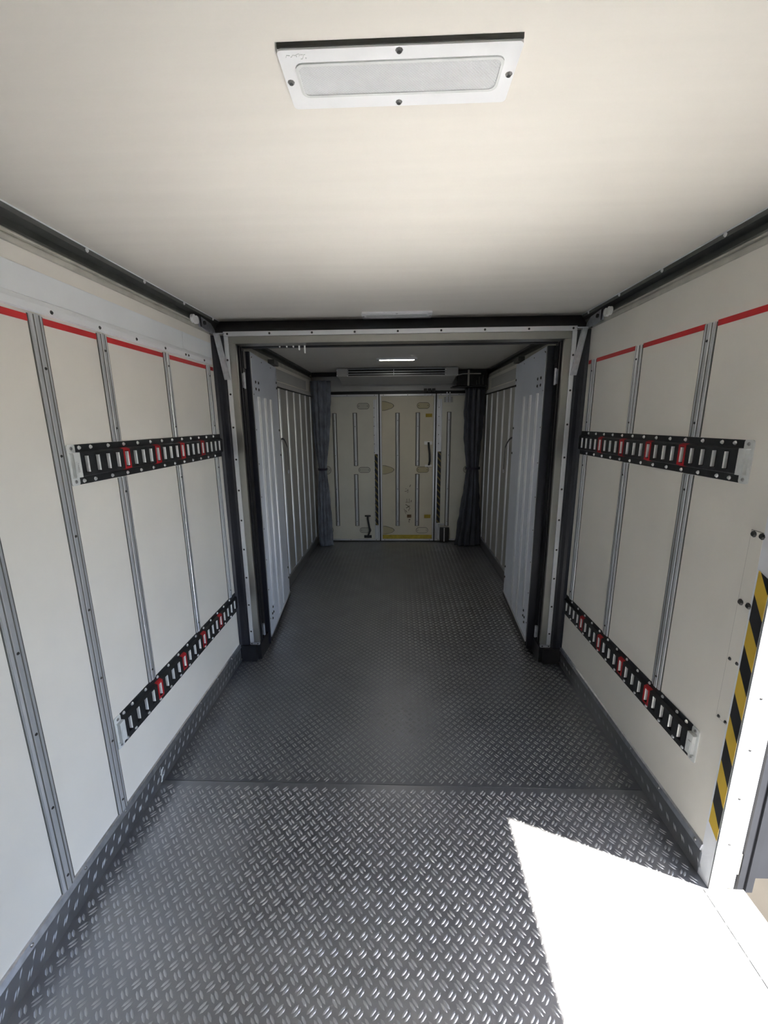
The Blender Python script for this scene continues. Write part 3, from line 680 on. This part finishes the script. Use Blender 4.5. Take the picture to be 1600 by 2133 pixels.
# latches of the right door and the small clips above
lt = B().box(0.590, 0.702, DYF-0.012, DYF, 1.858, 1.925).build('latch_plate', 'screw_steel', d3)
box('latch_bar', 'galvanised', d3, 0.618, 0.634, DYF-0.028, DYF-0.012, 1.856, 1.985); box('latch_bar', 'galvanised', d3, 0.655, 0.670, DYF-0.028, DYF-0.012, 1.856, 1.985)
B().box(0.568, 0.694, DYF-0.035, DYF, 0.006, 0.200).build('lock_box', 'screw_dark', d3)
box('lock_rod', 'aluminium', d3, 0.622, 0.634, DYF-0.045, DYF-0.035, 0.006, 0.20)
B().tube([(0.535, DYF-.02, 0.245), (0.625, DYF-.02, 0.245)], 0.010, 8).build('lock_bolt', 'galvanised', d3)
for x in (0.350, 0.402, 0.455):
    box('door_stop', 'black_plastic', wb, x-.020, x+.020, YB-0.075, YB-0.046, 1.985, 2.028)
    box('stop_clip', 'galvanised', d2, x-.016, x+.016, DYF-0.014, DYF-0.008, 1.940, 1.962)

# ------------------------------------------------------------------ evaporator
ev = empty('cooling_unit', (-0.01, 5.2, 2.09), 'slim grey cooling unit with slatted grille on the ceiling above the far doors', 'cooling unit')
EX0, EX1, EY = -0.716, 0.696, 5.0
box('case', 'grey_panel', ev, EX0+0.01, EX1-0.01, EY+0.03, 5.39, 2.150, H-0.002)
for a, b in ((EX0, EX0+0.135), (EX1-0.15, EX1)):
    e = box('end_cover', 'grey_panel', ev, a, b, EY-0.012, EY+0.06, 2.136, H-0.004, bevel=0.006)
    for x, z in ((a+0.006, 2.150), (a+.006, 2.205), (b-.006, 2.145)): inst('screw', RIVET, e, (x, EY-0.012, z), ROT['-y'])
box('grille_recess', 'black_plastic', ev, EX0+0.136, EX1-0.151, EY+0.02, EY+0.029, 2.150, H-0.006)
for z in (2.218, 2.190, 2.163):
    box('grille_slat', 'aluminium', ev, EX0+0.136, EX1-0.151, EY-0.002, EY+0.018, z, z+0.006)
box('grille_post', 'galvanised', ev, -0.052, -0.046, EY-0.006, EY-0.003, 2.150, H-0.006)
B().prism([(EY-.004, 2.136), (EY-.004, 2.148), (5.39, 2.148), (5.39, 2.078), (5.36, 2.078)], 'yz', EX0+.02, EX1-.02).build('drip_tray', 'grey_panel', ev)

# black wiring housing above the right curtain
wh = empty('wiring_housing', (0.92, 5.3, 2.01), 'black wiring housing with grey straps above the right curtain', 'wiring box')
B().prism([(0.735, 2.215), (1.075, 2.215), (1.080, 2.05), (1.06, 2.035), (0.715, 2.045), (0.705, 2.065), (0.735, 2.10)], 'xz', 5.22, 5.395).build('housing', 'black_plastic', wh)
box('shelf', 'black_plastic', wh, 0.66, 1.08, 5.20, 5.395, 2.022, 2.034)
box('grey_strap', 'rail_grey', wh, 0.843, 0.864, 5.212, 5.2195, 2.036, 2.222)
B().ribbon([(0.73, 5.217, 2.165), (0.78, 5.214, 2.176), (0.85, 5.209, 2.178), (1.0, 5.214, 2.177)], (0, 0, 1), 0.012, 0.003).build('grey_strap', 'rail_grey', wh)
for x, a, b in ((0.955, 2.05, 2.10), (0.985, 2.05, 2.14), (1.03, 2.05, 2.16)):
    B().tube([(x, 5.214, a), (x-.005, 5.206, (a+b)/2), (x, 5.214, b)], 0.005, 6).build('cable', 'rail_steel', wh)

# ------------------------------------------------------------------ curtains
def curtain(prof, yc, m, label, seed, lean=0):
    # prof: list of (z, x0, x1)
    rnd = random.Random(seed); nz, nt_ = 60, 120
    zs = [p[0] for p in prof]; x0s = [p[1] for p in prof]; x1s = [p[2] for p in prof]
    base = empty('curtain', ((x0s[-1]+x1s[-1])/2, yc, prof[-1][0]), label, 'curtain', 'dark curtains tied back by the far doors')
    ph = [rnd.random()*6.28 for _ in range(6)]; v = []; f = []
    for i in range(nz+1):
        t = i/nz; z = prof[0][0]+(prof[-1][0]-prof[0][0])*t
        x0 = np.interp(-z, [-q for q in zs], x0s); x1 = np.interp(-z, [-q for q in zs], x1s)
        wd = (x1-x0)/2; cx = (x0+x1)/2; dep = 0.045+0.12*wd
        pin = min(1.0, abs(z-1.03)/0.35)
        for k in range(nt_):
            a = 2*math.pi*k/nt_
            fold = 1+(0.10+0.08*pin)*math.cos(9*a+ph[0]+0.8*math.sin(2*z+ph[1]))+0.07*math.cos(17*a+ph[2]+1.5*z)
            wr_ = 0.03*pin*math.sin(23*z+5*math.sin(3*a+ph[3]))+0.02*math.sin(41*z+ph[4]+4*math.cos(2*a))
            rr = fold+wr_
            v.append((cx+wd*0.92*rr*math.cos(a), yc+dep*rr*math.sin(a), z))
    for i in range(nz):
        for k in range(nt_):
            f.append((i*nt_+k, i*nt_+(k+1) % nt_, (i+1)*nt_+(k+1) % nt_, (i+1)*nt_+k))
    f += [tuple(range(nt_)), tuple(nz*nt_+k for k in range(nt_-1, -1, -1))]
    B().add(v, f).build('cloth', m, base, smooth=True)
    zt = 1.03; x0 = np.interp(-zt, [-q for q in zs], x0s); x1 = np.interp(-zt, [-q for q in zs], x1s)
    b = B(); ring = []; n = 24; wd = (x1-x0)/2*1.12+.004; dep = (0.045+0.12*wd)*1.22
    for z in (zt-.014, zt+.014):
        for r_ in (1.0, 1.06):
            ring.append([((x0+x1)/2+wd*r_*math.cos(2*math.pi*k/n), yc+dep*r_*math.sin(2*math.pi*k/n), z) for k in range(n)])
    vv = [p for r_ in ring for p in r_]; ff = []
    for a_, c_ in ((0, 1), (1, 3), (3, 2), (2, 0)):
        ff += [(a_*n+k, a_*n+(k+1) % n, c_*n+(k+1) % n, c_*n+k) for k in range(n)]
    b.add(vv, ff).build('tie_band', 'webbing', base)
curtain([(2.12, -1.075, -0.838), (1.75, -1.07, -0.850), (1.35, -1.055, -0.885), (1.03, -1.02, -0.925), (0.75, -1.04, -0.900), (0.35, -1.055, -0.885), (0.006, -1.055, -0.880)], 5.265, 'curtain_cloth',
        'slate grey curtain tied back in front of the left far door', 3)
curtain([(2.015, 0.845, 1.075), (1.75, 0.835, 1.07), (1.35, 0.845, 1.05), (1.03, 0.880, 1.03), (0.75, 0.855, 1.05), (0.35, 0.800, 1.07), (0.006, 0.760, 1.07)], 5.285, 'curtain_dark',
        'black curtain tied back beside the rightmost far door', 11)
